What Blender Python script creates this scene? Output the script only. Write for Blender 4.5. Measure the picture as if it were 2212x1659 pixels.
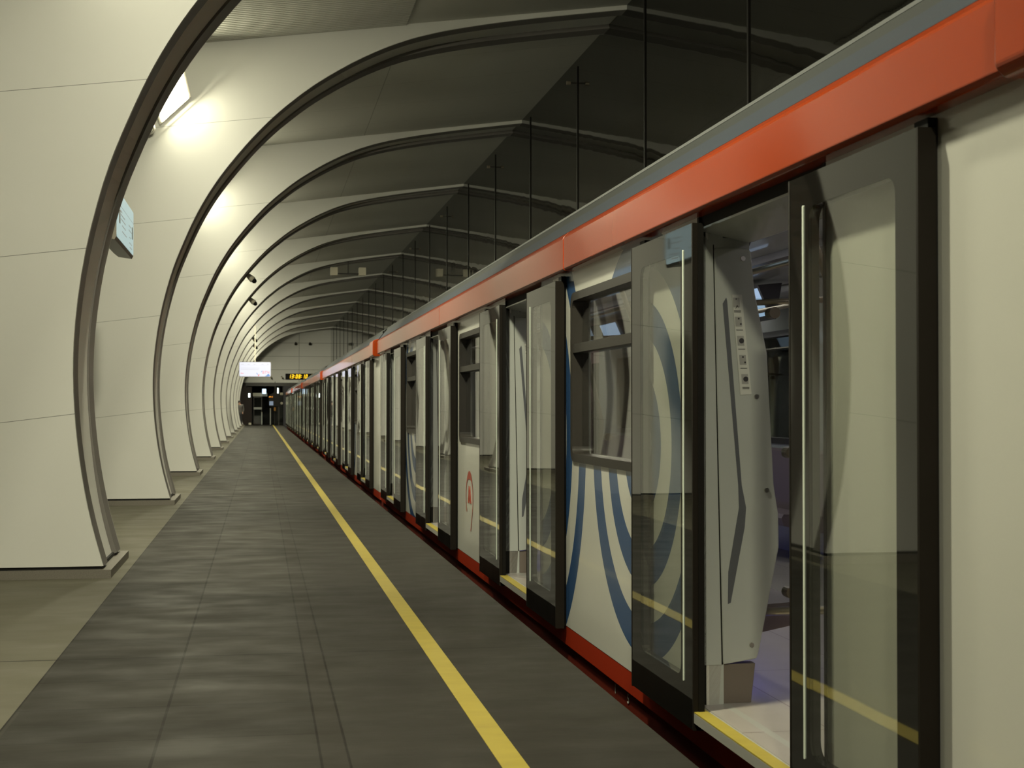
import bpy, bmesh, math, random
from mathutils import Vector, Matrix
random.seed(4)
for o in list(bpy.data.objects): bpy.data.objects.remove(o)
SC = bpy.context.scene
COL = SC.collection
PI = math.pi
# ------------------------------------------------------------------ camera, exposure
F = 3130.0
YAW = math.atan(544/F); PITCH = math.atan(50*math.cos(YAW)/F)
cd = bpy.data.cameras.new('camera'); cam = bpy.data.objects.new('camera', cd); COL.objects.link(cam)
cam.location = (0, 0, 1.27); cam.rotation_euler = (PI/2+PITCH, 0, -YAW)
cd.sensor_width = 36; cd.lens = 36*F/2212; cd.clip_start = .05; cd.clip_end = 400
cd.dof.use_dof = True; cd.dof.focus_distance = 8.5; cd.dof.aperture_fstop = 8.0
SC.camera = cam
SC.view_settings.view_transform = 'Standard'; SC.view_settings.look = 'None'
SC.view_settings.exposure = 0.9; SC.view_settings.gamma = 1; SC.view_settings.use_curve_mapping = False
w = bpy.data.worlds.new('world'); SC.world = w; w.use_nodes = True
w.node_tree.nodes['Background'].inputs[0].default_value = (1, .95, .75, 1)
w.node_tree.nodes['Background'].inputs[1].default_value = .015
LAMP = (1.0, .955, .69); LAMP_L = 56.0; LAMP_B = 470.0

# ------------------------------------------------------------------ material helpers
def mat(name, col, rough=.5, metal=0, coat=0, spec=.5, emis=None, es=0):
    m = bpy.data.materials.new(name); m.use_nodes = True
    b = m.node_tree.nodes['Principled BSDF']
    b.inputs['Base Color'].default_value = (*col, 1); b.inputs['Roughness'].default_value = rough
    b.inputs['Metallic'].default_value = metal; b.inputs['Coat Weight'].default_value = coat
    b.inputs['Coat Roughness'].default_value = .03
    b.inputs['Specular IOR Level'].default_value = spec
    if emis: b.inputs['Emission Color'].default_value = (*emis, 1); b.inputs['Emission Strength'].default_value = es
    return m
class N:
    def __init__(s, m): s.t = m.node_tree; s.b = s.t.nodes['Principled BSDF']; s.m = m
    def new(s, k, **kw):
        n = s.t.nodes.new(k)
        for a, v in kw.items(): setattr(n, a, v)
        return n
    def link(s, a, b): s.t.links.new(a, b)
    def put(s, v, sock):
        if isinstance(v, (int, float)): sock.default_value = v
        elif isinstance(v, tuple): sock.default_value = (*v, 1) if len(v) == 3 and sock.type == 'RGBA' else v
        else: s.link(v, sock)
    def math(s, op, a, b=0, c=0):
        n = s.new('ShaderNodeMath', operation=op)
        for i, v in enumerate((a, b, c)): s.put(v, n.inputs[i])
        return n.outputs[0]
    def xyz(s):
        if not hasattr(s, '_x'):
            tc = s.new('ShaderNodeTexCoord'); s.oc = tc.outputs['Object']
            x = s.new('ShaderNodeSeparateXYZ'); s.link(tc.outputs['Object'], x.inputs[0]); s._x = x.outputs
        return s._x
    def mix(s, f, a, b):
        n = s.new('ShaderNodeMix', data_type='RGBA')
        s.put(f, n.inputs[0]); s.put(a, n.inputs[6]); s.put(b, n.inputs[7]); return n.outputs[2]
    def noise(s, scale, vec=None, detail=3, sc3=None):
        s.xyz(); n = s.new('ShaderNodeTexNoise'); n.inputs['Scale'].default_value = scale; n.inputs['Detail'].default_value = detail
        v = vec or s.oc
        if sc3:
            mp = s.new('ShaderNodeMapping'); mp.inputs['Scale'].default_value = sc3; s.link(v, mp.inputs[0]); v = mp.outputs[0]
        s.link(v, n.inputs['Vector']); return n.outputs[0]
    def line(s, v, pos, wd):      # 1 within wd/2 of pos
        return s.math('LESS_THAN', s.math('ABSOLUTE', s.math('SUBTRACT', v, pos)), wd/2)
    def lines(s, v, pitch, phase, wd):
        d = s.math('PINGPONG', s.math('SUBTRACT', v, phase), pitch/2)
        return s.math('LESS_THAN', d, wd/2)
    def orr(s, *a):
        r = a[0]
        for x in a[1:]: r = s.math('MAXIMUM', r, x)
        return r
    def band(s, v, a, b): return s.math('MULTIPLY', s.math('GREATER_THAN', v, a), s.math('LESS_THAN', v, b))
    def col(s, c): s.put(c, s.b.inputs['Base Color'])
    def rough(s, r): s.put(r, s.b.inputs['Roughness'])
    def bump(s, h, strength=.2, dist=.01):
        n = s.new('ShaderNodeBump'); n.inputs['Strength'].default_value = strength; n.inputs['Distance'].default_value = dist
        s.link(h, n.inputs['Height']); s.link(n.outputs[0], s.b.inputs['Normal'])
    def ramp(s, v, a, b, c0, c1):
        n = s.new('ShaderNodeMapRange'); s.put(v, n.inputs[0])
        for i, q in enumerate((a, b, c0, c1)): n.inputs[1+i].default_value = q
        return n.outputs[0]
M = {}
WHITE = (.70, .70, .67)
M['panel'] = mat('white_enamel_panel', WHITE, .38, coat=.0)
n = N(M['panel']); x, y, z = n.xyz()
sl = n.math('SUBTRACT', z, n.math('MULTIPLY', n.math('ABSOLUTE', n.math('ADD', x, 3.4)), .125))
seam = n.lines(sl, 1.225, .962, .0045)
n.col(n.mix(seam, n.mix(n.noise(1.1), (.69, .69, .655), (.725, .725, .70)), (.22, .23, .21)))
M['plain'] = mat('white_plain_panel', WHITE, .45)
M['ceil'] = mat('ceiling_panel', (.62, .62, .58), .55)
n = N(M['ceil']); x, y, z = n.xyz()
s1 = n.lines(y, 1.62, .3, .008); s2 = n.line(x, 1.92, .012)
n.col(n.mix(n.orr(s1, s2), (.50, .50, .45), (.25, .25, .22)))
M['trim'] = mat('shaded_grey_trim', (.28, .265, .245), .5)
n = N(M['trim']); n.col(n.mix(n.noise(2.5), (.15, .14, .13), (.185, .17, .16)))  # grey kept extra dark to carry the shade along the arch edges
M['channel'] = mat('white_channel', (.78, .78, .74), .4)  # whiter than the panels, to carry the light along the arches
M['granite'] = mat('dark_granite', (.16, .145, .12), .5)
n = N(M['granite']); n.col(n.mix(n.noise(120, detail=6), (.10, .09, .075), (.24, .22, .185)))
M['black'] = mat('black_void', (.008, .008, .008), .8)
M['rubber'] = mat('black_rubber', (.007, .0062, .005), .55, spec=.12)
M['wallglass'] = mat('dark_wall_glass', (.012, .012, .010), .025, spec=.36)
n = N(M['wallglass']); x, y, z = n.xyz()
sm = n.orr(n.line(z, 5.07, .014), n.line(z, 5.90, .014), n.line(z, 3.9, .014), n.line(z, 2.9, .014))
n.col(n.mix(sm, (.006, .0058, .0048), (.0015, .002, .002)))
n.bump(n.noise(1.3, detail=1), .10, .03)
M['concrete'] = mat('track_concrete', (.08, .075, .07), .8)
n = N(M['concrete']); n.col(n.mix(n.noise(6), (.05, .048, .045), (.1, .095, .085)))
# floor: light granite and dark paving
M['floor'] = mat('floor_stone', (.2, .2, .2), .4)
n = N(M['floor']); x, y, z = n.xyz()
streak = n.noise(1.0, detail=5, sc3=(.9, 4, 1)); fine = n.noise(1.0, detail=4, sc3=(5, 60, 1)); cloud = n.noise(1.4, detail=3)
light = n.mix(n.math('ADD', n.math('MULTIPLY', streak, .6), n.math('MULTIPLY', cloud, .4)), (.095, .089, .064), (.165, .157, .118))
ty = n.math('FLOOR', n.math('DIVIDE', n.math('SUBTRACT', y, 7.57), .623)); tx = n.math('FLOOR', n.math('DIVIDE', n.math('SUBTRACT', x, -.38), .6))
cb = n.new('ShaderNodeCombineXYZ'); n.link(tx, cb.inputs[0]); n.link(ty, cb.inputs[1])
wn = n.new('ShaderNodeTexWhiteNoise', noise_dimensions='3D'); n.link(cb.outputs[0], wn.inputs[0])
tile = n.math('MULTIPLY', n.math('LESS_THAN', x, .22), n.ramp(wn.outputs[0], 0, 1, -.13, .22))
dk = n.math('ADD', n.math('ADD', n.math('MULTIPLY', streak, .55), n.math('MULTIPLY', fine, .45)), tile)
dark = n.mix(n.ramp(dk, .25, .75, 0, 1), (.020, .0186, .015), (.039, .036, .0295))
isd = n.math('GREATER_THAN', x, -1.0)
base = n.mix(isd, light, dark)
jx = n.orr(n.line(x, -.38, .012), n.line(x, -1.0, .008))
major = n.lines(y, 8.1, 7.57, .018)
minor = n.math('MULTIPLY', n.math('MULTIPLY', n.lines(y, .623, 7.57, .011), n.band(x, -1.0, .22)), .7)
strip = n.band(x, .22, .32)
base = n.mix(n.math('MULTIPLY', strip, .6), base, (.027, .0235, .0185))
base = n.mix(n.orr(jx, n.math('MULTIPLY', major, .9), minor, n.line(x, .22, .010), n.line(x, .32, .010)), base, (.010, .008, .006))
n.col(base)
n.rough(n.ramp(n.noise(2.2, detail=4, sc3=(1, 1.6, 1)), .3, .7, .50, .68))
n.b.inputs['Specular IOR Level'].default_value = .10
M['yellow'] = mat('yellow_line_paint', (.62, .47, .05), .5)
n = N(M['yellow']); n.col(n.mix(n.noise(4, detail=6, sc3=(1, 3, 1)), (.30, .235, .03), (.44, .35, .05)))
# train
M['red'] = mat('red_orange_paint', (.36, .046, .007), .12, coat=.05)
n = N(M['red']); n.bump(n.noise(1.2, detail=1, sc3=(1, 1, 1)), .06, .02)
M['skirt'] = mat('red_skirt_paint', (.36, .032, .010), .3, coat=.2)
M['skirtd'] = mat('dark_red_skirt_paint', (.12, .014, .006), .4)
M['roofb'] = mat('blue_grey_roof', (.022, .029, .041), .75, spec=.25)
M['roofg'] = mat('grey_roof', (.022, .025, .024), .75, spec=.25)
M['roofe'] = mat('pale_roof_gutter', (.07, .078, .078), .5)
WB = (.60, .60, .545)
def livery(name, sets):
    m = mat(name, WB, .22, coat=.15); n = N(m); x, y, z = n.xyz(); f = None
    for cy, cz, y0, y1, rs in sets:
        d = n.math('SQRT', n.math('ADD', n.math('POWER', n.math('SUBTRACT', y, cy), 2), n.math('POWER', n.math('SUBTRACT', z, cz), 2)))
        k = n.orr(*[n.band(d, a, b) for a, b in rs])
        k = n.math('MULTIPLY', k, n.band(y, y0, y1)); f = k if f is None else n.math('MAXIMUM', f, k)
    n.col(n.mix(f, WB, (.030, .082, .20))); n.bump(n.noise(1.5, detail=1), .05, .02)
    return m
M['liv_a'] = livery('livery_blue_rings', [(4.165, 1.1, 0, 5.25, [(.17, .33), (.5, .665), (.83, 1.0)]), (4.165, 1.1, 0, 5.0, [(1.0, 1.001)]),
                                   (6.745, 1.1, 5.25, 9, [(.57, .73), (.9, 1.064), (1.243, 1.41)])])
M['liv_c'] = livery('livery_blue_drops', [(14.1, 1.18, 0, 18, [(.17, .33), (.5, .67), (.83, 1.0), (1.17, 1.33)])])
M['body'] = mat('white_body_paint', WB, .22, coat=.15)
n = N(M['body']); n.bump(n.noise(1.5, detail=1), .05, .02)
M['blue'] = mat('blue_decal', (.030, .082, .20), .2)
M['redmark'] = mat('red_mark', (.40, .05, .02), .3)
M['whitemark'] = mat('white_mark', (.6, .6, .55), .5)
M['bglass'] = mat('black_edge_glass', (.009, .0088, .0075), .03, spec=.7)
n = N(M['bglass']); n.bump(n.noise(2.0, detail=1), .04, .02)
M['frame'] = mat('dark_window_frame', (.026, .023, .019), .4, spec=.3)
M['seal'] = mat('brown_black_seal', (.011, .0085, .006), .5, spec=.12)
M['steel'] = mat('brushed_steel', (.55, .54, .50), .28, metal=1)
M['strip'] = mat('pale_handle_strip', (.75, .82, .72), .35)
M['sill'] = mat('sill_aluminium', (.42, .42, .38), .42, metal=.3)
def glassmat(name, tint, ior=1.5):
    m = bpy.data.materials.new(name); m.use_nodes = True; t = m.node_tree; t.nodes.clear()
    o = t.nodes.new('ShaderNodeOutputMaterial'); mx = t.nodes.new('ShaderNodeMixShader'); tr = t.nodes.new('ShaderNodeBsdfTransparent')
    gl = t.nodes.new('ShaderNodeBsdfGlossy'); fr = t.nodes.new('ShaderNodeFresnel'); fr.inputs[0].default_value = ior
    tr.inputs[0].default_value = (*tint, 1); gl.inputs[0].default_value = (.95, .95, .95, 1); gl.inputs['Roughness'].default_value = .01
    nz = t.nodes.new('ShaderNodeTexNoise'); nz.inputs['Scale'].default_value = 1.6; nz.inputs['Detail'].default_value = 1
    tc = t.nodes.new('ShaderNodeTexCoord'); bp = t.nodes.new('ShaderNodeBump'); bp.inputs['Strength'].default_value = .04; bp.inputs['Distance'].default_value = .02
    t.links.new(tc.outputs['Object'], nz.inputs['Vector']); t.links.new(nz.outputs[0], bp.inputs['Height']); t.links.new(bp.outputs[0], gl.inputs['Normal'])
    ge = t.nodes.new('ShaderNodeNewGeometry'); mr = t.nodes.new('ShaderNodeMapRange'); mr.inputs[3].default_value = ior; mr.inputs[4].default_value = 1/ior
    t.links.new(ge.outputs['Backfacing'], mr.inputs[0]); t.links.new(mr.outputs[0], fr.inputs[0])
    t.links.new(fr.outputs[0], mx.inputs[0]); t.links.new(tr.outputs[0], mx.inputs[1]); t.links.new(gl.outputs[0], mx.inputs[2]); t.links.new(mx.outputs[0], o.inputs[0])
    return m
M['glass'] = glassmat('tinted_door_glass', (.93, .94, .915))
M['clear'] = glassmat('clear_screen_glass', (.90, .93, .91), 1.45)
M['lining'] = mat('grey_white_lining', (.40, .42, .39), .25, coat=.3)
M['lining2'] = mat('warm_grey_kick_plate', (.14, .115, .095), .45)
M['kick'] = mat('grey_kick_plate', (.24, .20, .17), .4)
M['slit'] = mat('slate_slit', (.085, .09, .10), .4)
M['tfloor'] = mat('car_floor_vinyl', (.34, .31, .28), .3)
n = N(M['tfloor']); x, y, z = n.xyz(); n.col(n.mix(n.orr(n.lines(y, 1.2, .35, .006), n.lines(x, .6, .2, .006)), n.mix(n.noise(8), (.31, .285, .255), (.37, .34, .31)), (.15, .11, .10)))
M['seat'] = mat('plum_grey_seat', (.16, .12, .13), .6)
M['rail'] = mat('bronze_handrail', (.36, .32, .24), .3, metal=.7)
M['knob'] = mat('bronze_knob', (.20, .17, .12), .4, metal=.5)
M['pink'] = mat('dusty_pink_panel', (.38, .25, .235), .4)
M['darkpl'] = mat('dark_plastic', (.03, .03, .034), .35)
M['striplight'] = mat('saloon_light', (1, 1, 1), .5, emis=(1, .93, .92), es=2.6)
M['bluescreen'] = mat('blue_display', (.02, .03, .05), .2, emis=(.40, .56, .78), es=.42)
M['greyscreen'] = mat('grey_display', (.02, .03, .05), .2, emis=(.28, .36, .46), es=.30)
M['redled'] = mat('red_led', (.3, 0, 0), .4, emis=(1, .05, .03), es=3.0)
M['blueled'] = mat('blue_led', (0, 0, .3), .4, emis=(.12, .12, 1), es=4)
M['paper'] = mat('pale_sticker', (.50, .51, .46), .5)
M['ink'] = mat('dark_ink', (.02, .018, .02), .5)
M['inkgrey'] = mat('grey_ink', (.28, .28, .26), .5)
M['tvbody'] = mat('display_case', (.13, .12, .10), .4)
M['screenb'] = mat('pale_blue_screen', (.1, .1, .1), .3, emis=(.36, .50, .50), es=.50)
M['screenw'] = mat('white_screen', (.1, .1, .1), .3, emis=(.72, .74, .90), es=.52)
M['scr_ink'] = mat('screen_grey_text', (.1, .1, .1), .4, emis=(.28, .27, .24), es=.4)
M['scr_inkl'] = mat('screen_light_grey_text', (.1, .1, .1), .4, emis=(.5, .5, .55), es=.55)
M['scr_red'] = mat('screen_red', (.1, 0, 0), .4, emis=(.75, .12, .12), es=.6)
M['scr_blue'] = mat('screen_blue', (0, 0, .1), .4, emis=(.14, .30, .55), es=.6)
M['led'] = mat('amber_led_digits', (.3, .2, 0), .4, emis=(1, .58, .01), es=1.0)
M['orange'] = mat('orange_led_text', (.3, .1, 0), .4, emis=(1, .35, .02), es=1.2)
M['lamp'] = mat('lamp_diffuser', (1, 1, 1), .5, emis=LAMP, es=LAMP_L)
M['lamp_b'] = mat('added_lamp_diffuser', (1, 1, 1), .5, emis=LAMP, es=LAMP_B)  # for the added lamps on the pylon backs
M['housing'] = mat('lamp_housing', (.55, .54, .48), .4, metal=.3)
M['spk'] = mat('cream_speaker', (.62, .58, .46), .5)
M['skin'] = mat('skin', (.55, .33, .24), .6)
M['coat'] = mat('grey_coat', (.10, .095, .09), .8)
M['hair'] = mat('dark_hair', (.02, .015, .012), .6)
M['trouser'] = mat('dark_trousers', (.03, .03, .035), .8)
M['brownwall'] = mat('dark_brown_cladding', (.024, .015, .012), .5, spec=.2)
M['greywall'] = mat('dark_grey_cladding', (.015, .017, .014), .5, spec=.2)
M['cream'] = mat('cream_wall', (.42, .40, .30), .5)
M['amber'] = mat('amber_box', (.55, .24, .02), .5)
M['whitelight'] = mat('small_white_light', (1, 1, 1), .5, emis=(.8, 1, .95), es=2.5)
M['signblue'] = mat('pale_lit_sign', (.2, .2, .2), .5, emis=(.5, .68, .85), es=1.0)

# ------------------------------------------------------------------ geometry helpers
def tri(mb):
    mb.bm.normal_update(); bmesh.ops.triangulate(mb.bm, faces=[f for f in mb.bm.faces if len(f.verts) > 4])
class MB:
    def __init__(s): s.bm = bmesh.new(); s.mi = 0
    def mat(s, i): s.mi = i; return s
    def face(s, pts):
        f = s.bm.faces.new([s.bm.verts.new(p) for p in pts]); f.material_index = s.mi; return f
    def box(s, x0, x1, y0, y1, z0, z1):
        v = [s.bm.verts.new((x, y, z)) for x in (x0, x1) for y in (y0, y1) for z in (z0, z1)]
        for q in ((0, 1, 3, 2), (4, 6, 7, 5), (0, 4, 5, 1), (2, 3, 7, 6), (0, 2, 6, 4), (1, 5, 7, 3)):
            s.bm.faces.new([v[i] for i in q]).material_index = s.mi
        return s
    def prism(s, poly, axis, a, b):
        def P(p, t):
            return {'x': (t, p[0], p[1]), 'y': (p[0], t, p[1]), 'z': (p[0], p[1], t)}[axis]
        A = [s.bm.verts.new(P(p, a)) for p in poly]; B = [s.bm.verts.new(P(p, b)) for p in poly]; n = len(poly)
        fs = [s.bm.faces.new(A), s.bm.faces.new(B[::-1])]
        for i in range(n): fs.append(s.bm.faces.new((A[i], B[i], B[(i+1) % n], A[(i+1) % n])))
        for f in fs: f.material_index = s.mi
        return s
    def ring(s, outer, inner, axis, a, b):
        def P(p, t):
            return {'x': (t, p[0], p[1]), 'y': (p[0], t, p[1]), 'z': (p[0], p[1], t)}[axis]
        V = [[s.bm.verts.new(P(p, t)) for p in q] for q in (outer, inner) for t in (a, b)]
        n = len(outer); oa, ob, ia, ib = V
        for i in range(n):
            j = (i+1) % n
            for q in ((oa[i], oa[j], ia[j], ia[i]), (ob[i], ib[i], ib[j], ob[j]), (oa[i], ob[i], ob[j], oa[j]), (ia[i], ia[j], ib[j], ib[i])):
                try: s.bm.faces.new(q).material_index = s.mi
                except ValueError: pass
        return s
    def tube(s, pts, r, n=10, cap=True):
        pts = [Vector(p) for p in pts]; rings = []; rr = r if isinstance(r, (list, tuple)) else [r]*len(pts)
        up = None
        for i, p in enumerate(pts):
            d = (pts[min(i+1, len(pts)-1)]-pts[max(i-1, 0)]).normalized()
            if up is None: up = Vector((0, 0, 1)) if abs(d.z) < .9 else Vector((1, 0, 0))
            u = d.cross(up).normalized(); v = d.cross(u).normalized()
            rings.append([s.bm.verts.new(p+u*rr[i]*math.cos(2*PI*k/n)+v*rr[i]*math.sin(2*PI*k/n)) for k in range(n)])
        for a, b in zip(rings, rings[1:]):
            for k in range(n):
                f = s.bm.faces.new((a[k], a[(k+1) % n], b[(k+1) % n], b[k])); f.smooth = True; f.material_index = s.mi
        if cap:
            for q in (rings[0], rings[-1]): s.bm.faces.new(q).material_index = s.mi
        return s
    def disc(s, c, r, axis, t, n=16):    # short cylinder
        poly = [(c[0]+r*math.cos(2*PI*k/n), c[1]+r*math.sin(2*PI*k/n)) for k in range(n)]
        return s.prism(poly, axis, t[0], t[1])
    def build(s, name, mats, parent=None, dx=0, smooth=False):
        bmesh.ops.recalc_face_normals(s.bm, faces=s.bm.faces)
        me = bpy.data.meshes.new(name); s.bm.to_mesh(me); s.bm.free()
        if dx: me.transform(Matrix.Translation((dx, 0, 0)))
        for m in (mats if isinstance(mats, (list, tuple)) else [mats]): me.materials.append(m)
        if smooth:
            for p in me.polygons: p.use_smooth = True
        o = bpy.data.objects.new(name, me); COL.objects.link(o)
        if parent: o.parent = parent
        return o
def rrect(a0, a1, b0, b1, r, n=5):
    out = []
    for cx, cy, t in ((a1-r, b1-r, 0), (a0+r, b1-r, 90), (a0+r, b0+r, 180), (a1-r, b0+r, 270)):
        for k in range(n+1):
            q = math.radians(t+90*k/n); out.append((cx+r*math.cos(q), cy+r*math.sin(q)))
    return out
def orect(a0, a1, b0, b1, n=5):   # same vertex count as rrect, square corners
    out = []
    for cx, cy in ((a1, b1), (a0, b1), (a0, b0), (a1, b0)):
        out += [(cx, cy)]*(n+1)
    return out
def empty(name, loc, label=None, cat=None, group=None):
    o = bpy.data.objects.new(name, None); COL.objects.link(o); o.location = loc; o.empty_display_size = .2
    tag(o, label, cat, group); return o
def tag(o, label=None, cat=None, group=None, kind=None):
    if label: o['label'] = label
    if cat: o['category'] = cat
    if group: o['group'] = group
    if kind: o['kind'] = kind
    return o
def kids(o): return list(KIDS.get(o, [])) if False else [c for c in o.children]
def copy_tree(o, parent=None):
    c = o.copy(); COL.objects.link(c)
    if parent: c.parent = parent
    for ch in list(o.children): copy_tree(ch, c)
    return c
def text_mesh(txt, size, name, m, parent=None, loc=(0, 0, 0), rot=(PI/2, 0, 0), ext=.001, align='CENTER'):
    cu = bpy.data.curves.new(name, 'FONT'); cu.body = txt; cu.size = size; cu.extrude = ext; cu.align_x = align; cu.align_y = 'CENTER'
    t = bpy.data.objects.new('tmp', cu); COL.objects.link(t)
    me = bpy.data.meshes.new_from_object(t); bpy.data.objects.remove(t)
    me.transform(Matrix.Translation(loc) @ Matrix.Rotation(rot[2], 4, 'Z') @ Matrix.Rotation(rot[1], 4, 'Y') @ Matrix.Rotation(rot[0], 4, 'X'))
    me.materials.clear(); me.materials.append(m)
    o = bpy.data.objects.new(name, me); COL.objects.link(o); o.parent = parent
    return o

# ------------------------------------------------------------------ arch curve
PTS = [(-1.147, .085), (-1.235, .40), (-1.305, .75), (-1.352, 1.12), (-1.373, 1.5), (-1.360, 1.9), (-1.29, 2.43), (-1.155, 2.97), (-1.03, 3.31), (-.885, 3.65),
       (-.75, 3.92), (-.58, 4.20), (-.41, 4.435), (-.205, 4.69), (.009, 4.93), (.23, 5.15), (.483, 5.364), (.738, 5.56), (1.187, 5.84), (1.661, 6.075),
       (2.1, 6.235), (2.6, 6.36), (3.2, 6.475), (3.9, 6.585), (4.95, 6.73)]
def spline(P, k=3):
    out = []
    for i in range(len(P)-1):
        p0 = P[max(i-1, 0)]; p1 = P[i]; p2 = P[i+1]; p3 = P[min(i+2, len(P)-1)]
        for j in range(k):
            t = j/k
            out.append(tuple(.5*(2*p1[a]+(p2[a]-p0[a])*t+(2*p0[a]-5*p1[a]+4*p2[a]-p3[a])*t*t+(3*p1[a]-p0[a]-3*p2[a]+p3[a])*t**3) for a in (0, 1)))
    out.append(P[-1]); return out
CURVE = spline(PTS)
for _ in range(2):
    CURVE = [CURVE[0]]+[tuple((CURVE[i-1][a]+2*CURVE[i][a]+CURVE[i+1][a])/4 for a in (0, 1)) for i in range(1, len(CURVE)-1)]+[CURVE[-1]]
def ceilz(X): return 6.135+.132*(abs(X+3.4)-3.4)
def inset(r):
    out = []
    for i, p in enumerate(CURVE):
        a = CURVE[max(i-1, 0)]; b = CURVE[min(i+1, len(CURVE)-1)]
        d = Vector((b[0]-a[0], b[1]-a[1])).normalized(); nn = (d.y, -d.x); rr = r(p)
        out.append((p[0]-nn[0]*rr, p[1]-nn[1]*rr))
    return out
def sm(v, a, b):
    t = max(0, min(1, (v-a)/(b-a))); return t*t*(3-2*t)
REC = lambda p: .012+.022*(1-sm(p[1], .1, 1.2))+.045*sm(p[0], .6, 2.6)
REF = lambda p: REC(p)+.22*sm(p[1], 2.4, 3.6)*(1-sm(p[0], .4, 1.6))
IN = inset(REC); INF = inset(REF)
CX = -3.4
def outline(cv):
    right = list(cv)+[(4.95, ceilz(4.95)+.01)]; left = [(2*CX-p[0], p[1]) for p in reversed(right)]
    return right+[(CX, ceilz(CX)+.01)]+left
Y1, PITCHY, DEP = 11.16, 8.1, 1.36
def make_pylon():
    root = empty('pylon', (0, 0, 0))
    def plate(name, cv, a, b, m):
        mb = MB(); mb.prism(outline(cv), 'y', a, b); tri(mb)
        return mb.build(name, m, root)
    plate('front_panel', CURVE, 0, .025, M['panel']); 
    oi, of = outline(IN), outline(INF); mb = MB(); vs = [[mb.bm.verts.new((p[0], y_, p[1])) for p in q] for q, y_ in ((of, .0252), (of, .28), (oi, DEP-.33), (oi, DEP-.0252))]
    mb.bm.faces.new(vs[0]); mb.bm.faces.new(vs[3][::-1])
    for va, vb in zip(vs, vs[1:]):
        for i in range(len(va)): mb.bm.faces.new((va[i], vb[i], vb[(i+1) % len(va)], va[(i+1) % len(va)]))
    tri(mb); mb.build('channel', M['channel'], root)
    plate('back_panel', CURVE, DEP-.025, DEP, M['panel'])
    def trim(name, a, b):
        mb = MB(); out = inset(lambda p: -.002); inn = inset(lambda p: REF(p)+.003)
        q = [(out[i], inn[i]) for i in range(len(out))]; R = []
        for o_, i_ in q:
            R.append([mb.bm.verts.new(v) for v in ((o_[0], a, o_[1]), (o_[0], b, o_[1]), (i_[0], b, i_[1]), (i_[0], a, i_[1]))])
        for r0, r1 in zip(R, R[1:]):
            for k in range(4):
                f = mb.bm.faces.new((r0[k], r0[(k+1) % 4], r1[(k+1) % 4], r1[k]))
        mb.bm.faces.new(R[0]); mb.bm.faces.new(R[-1]); return mb.build(name, M['trim'], root)
    trim('front_trim', .026, .30); trim('back_trim', DEP-.36, DEP-.026)
    mb = MB(); mb.box(2*CX+1.085, -1.085, -.05, DEP+.05, 0, .062); pl = mb.build('plinth', M['granite'], root)
    mb = MB(); mb.box(2*CX+1.16, -1.165, .02, DEP-.02, .06, .09); mb.build('shadow_gap', M['black'], root)
    return root
# ------------------------------------------------------------------ setting
mb = MB(); mb.face([(-8.3, -9, 0), (1.525, -9, 0), (1.525, 104, 0), (-8.3, 104, 0)])
mb.face([(1.525, -9, 0), (1.525, -9, -1.1), (1.525, 104, -1.1), (1.525, 104, 0)])
fl = mb.build('floor', M['floor']); tag(fl, kind='structure')
mb = MB(); mb.box(.842, .937, -8, 103, -.004, .0025); tag(mb.build('trim_1', M['yellow']), kind='structure')
mb = MB(); mb.box(1.525, 5.2, -9, 125, -1.2, -1.1); tag(mb.build('floor_track_bed', M['concrete']), kind='structure')
mb = MB(); mb.box(-12, -8.3, -9, 125, -1.2, -1.1); tag(mb.build('floor_far_track_bed', M['concrete']), kind='structure')
# ceiling with a ribbed stretch over the first bay
mb = MB()
YA, YB = Y1+DEP, Y1+PITCHY
for y0, y1 in ((-9, YA), (YB, 104)):
    mb.face([(CX, y0, ceilz(CX)), (4.95, y0, ceilz(4.95)), (4.95, y1, ceilz(4.95)), (CX, y1, ceilz(CX))])
mb.face([(1.92, YA, ceilz(1.92)), (4.95, YA, ceilz(4.95)), (4.95, YB, ceilz(4.95)), (1.92, YB, ceilz(1.92))])
mb.face([(CX, -9, ceilz(CX)), (-11.75, -9, ceilz(4.95)), (-11.75, 104, ceilz(4.95)), (CX, 104, ceilz(CX))])
yy = YA; k = 0; P = [];
while yy < YB-.001:
    for dy, dz in ((0, 0), (.028, .0), (.036, -.016), (.078, -.016)): P.append((min(yy+dy, YB), dz))
    yy += .086
P.append((YB, 0))
for (a, da), (b, db) in zip(P, P[1:]):
    if b > a: mb.face([(CX, a, ceilz(CX)+da), (1.92, a, ceilz(1.92)+da), (1.92, b, ceilz(1.92)+db), (CX, b, ceilz(CX)+db)])
tag(mb.build('ceiling', M['ceil']), kind='structure')
mb = MB(); mb.box(4.95, 5.05, -9, 108, -1.2, ceilz(4.95)+.02); tag(mb.build('wall_right', M['wallglass']), kind='structure')
mb = MB(); mb.box(-11.85, -11.75, -9, 108, -1.2, ceilz(4.95)+.02); tag(mb.build('wall_left', M['wallglass']), kind='structure')
mb = MB(); mb.box(-11.8, 5, -9.2, -9, -1.2, 7); tag(mb.build('wall_back', M['plain']), kind='structure')
for k in range(-5, 22):
    yy = 14.23+4.08*k
    mb = MB(); mb.box(4.935, 4.952, yy-.023, yy+.023, -1.2, ceilz(4.95)-.12); tag(mb.build('trim_%d' % (k+20), M['rubber']), kind='structure')
for i in range(8):
    yy = 22.39+8.16*i
    b = empty('wall_bracket', (4.93, yy, 6.4), None, 'bracket', 'little brackets near the top of the glass wall')
    b['label'] = 'small brass bracket near the top of a black mullion on the dark glass wall'
    mb = MB(); mb.box(-.10, .0, -.014, .014, -.012, .012); mb.build('arm', M['frame'], b)
    mb = MB(); mb.disc((0, 0), .032, 'x', (-.16, -.10), 12); mb.build('head', M['rail'], b)
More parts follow.
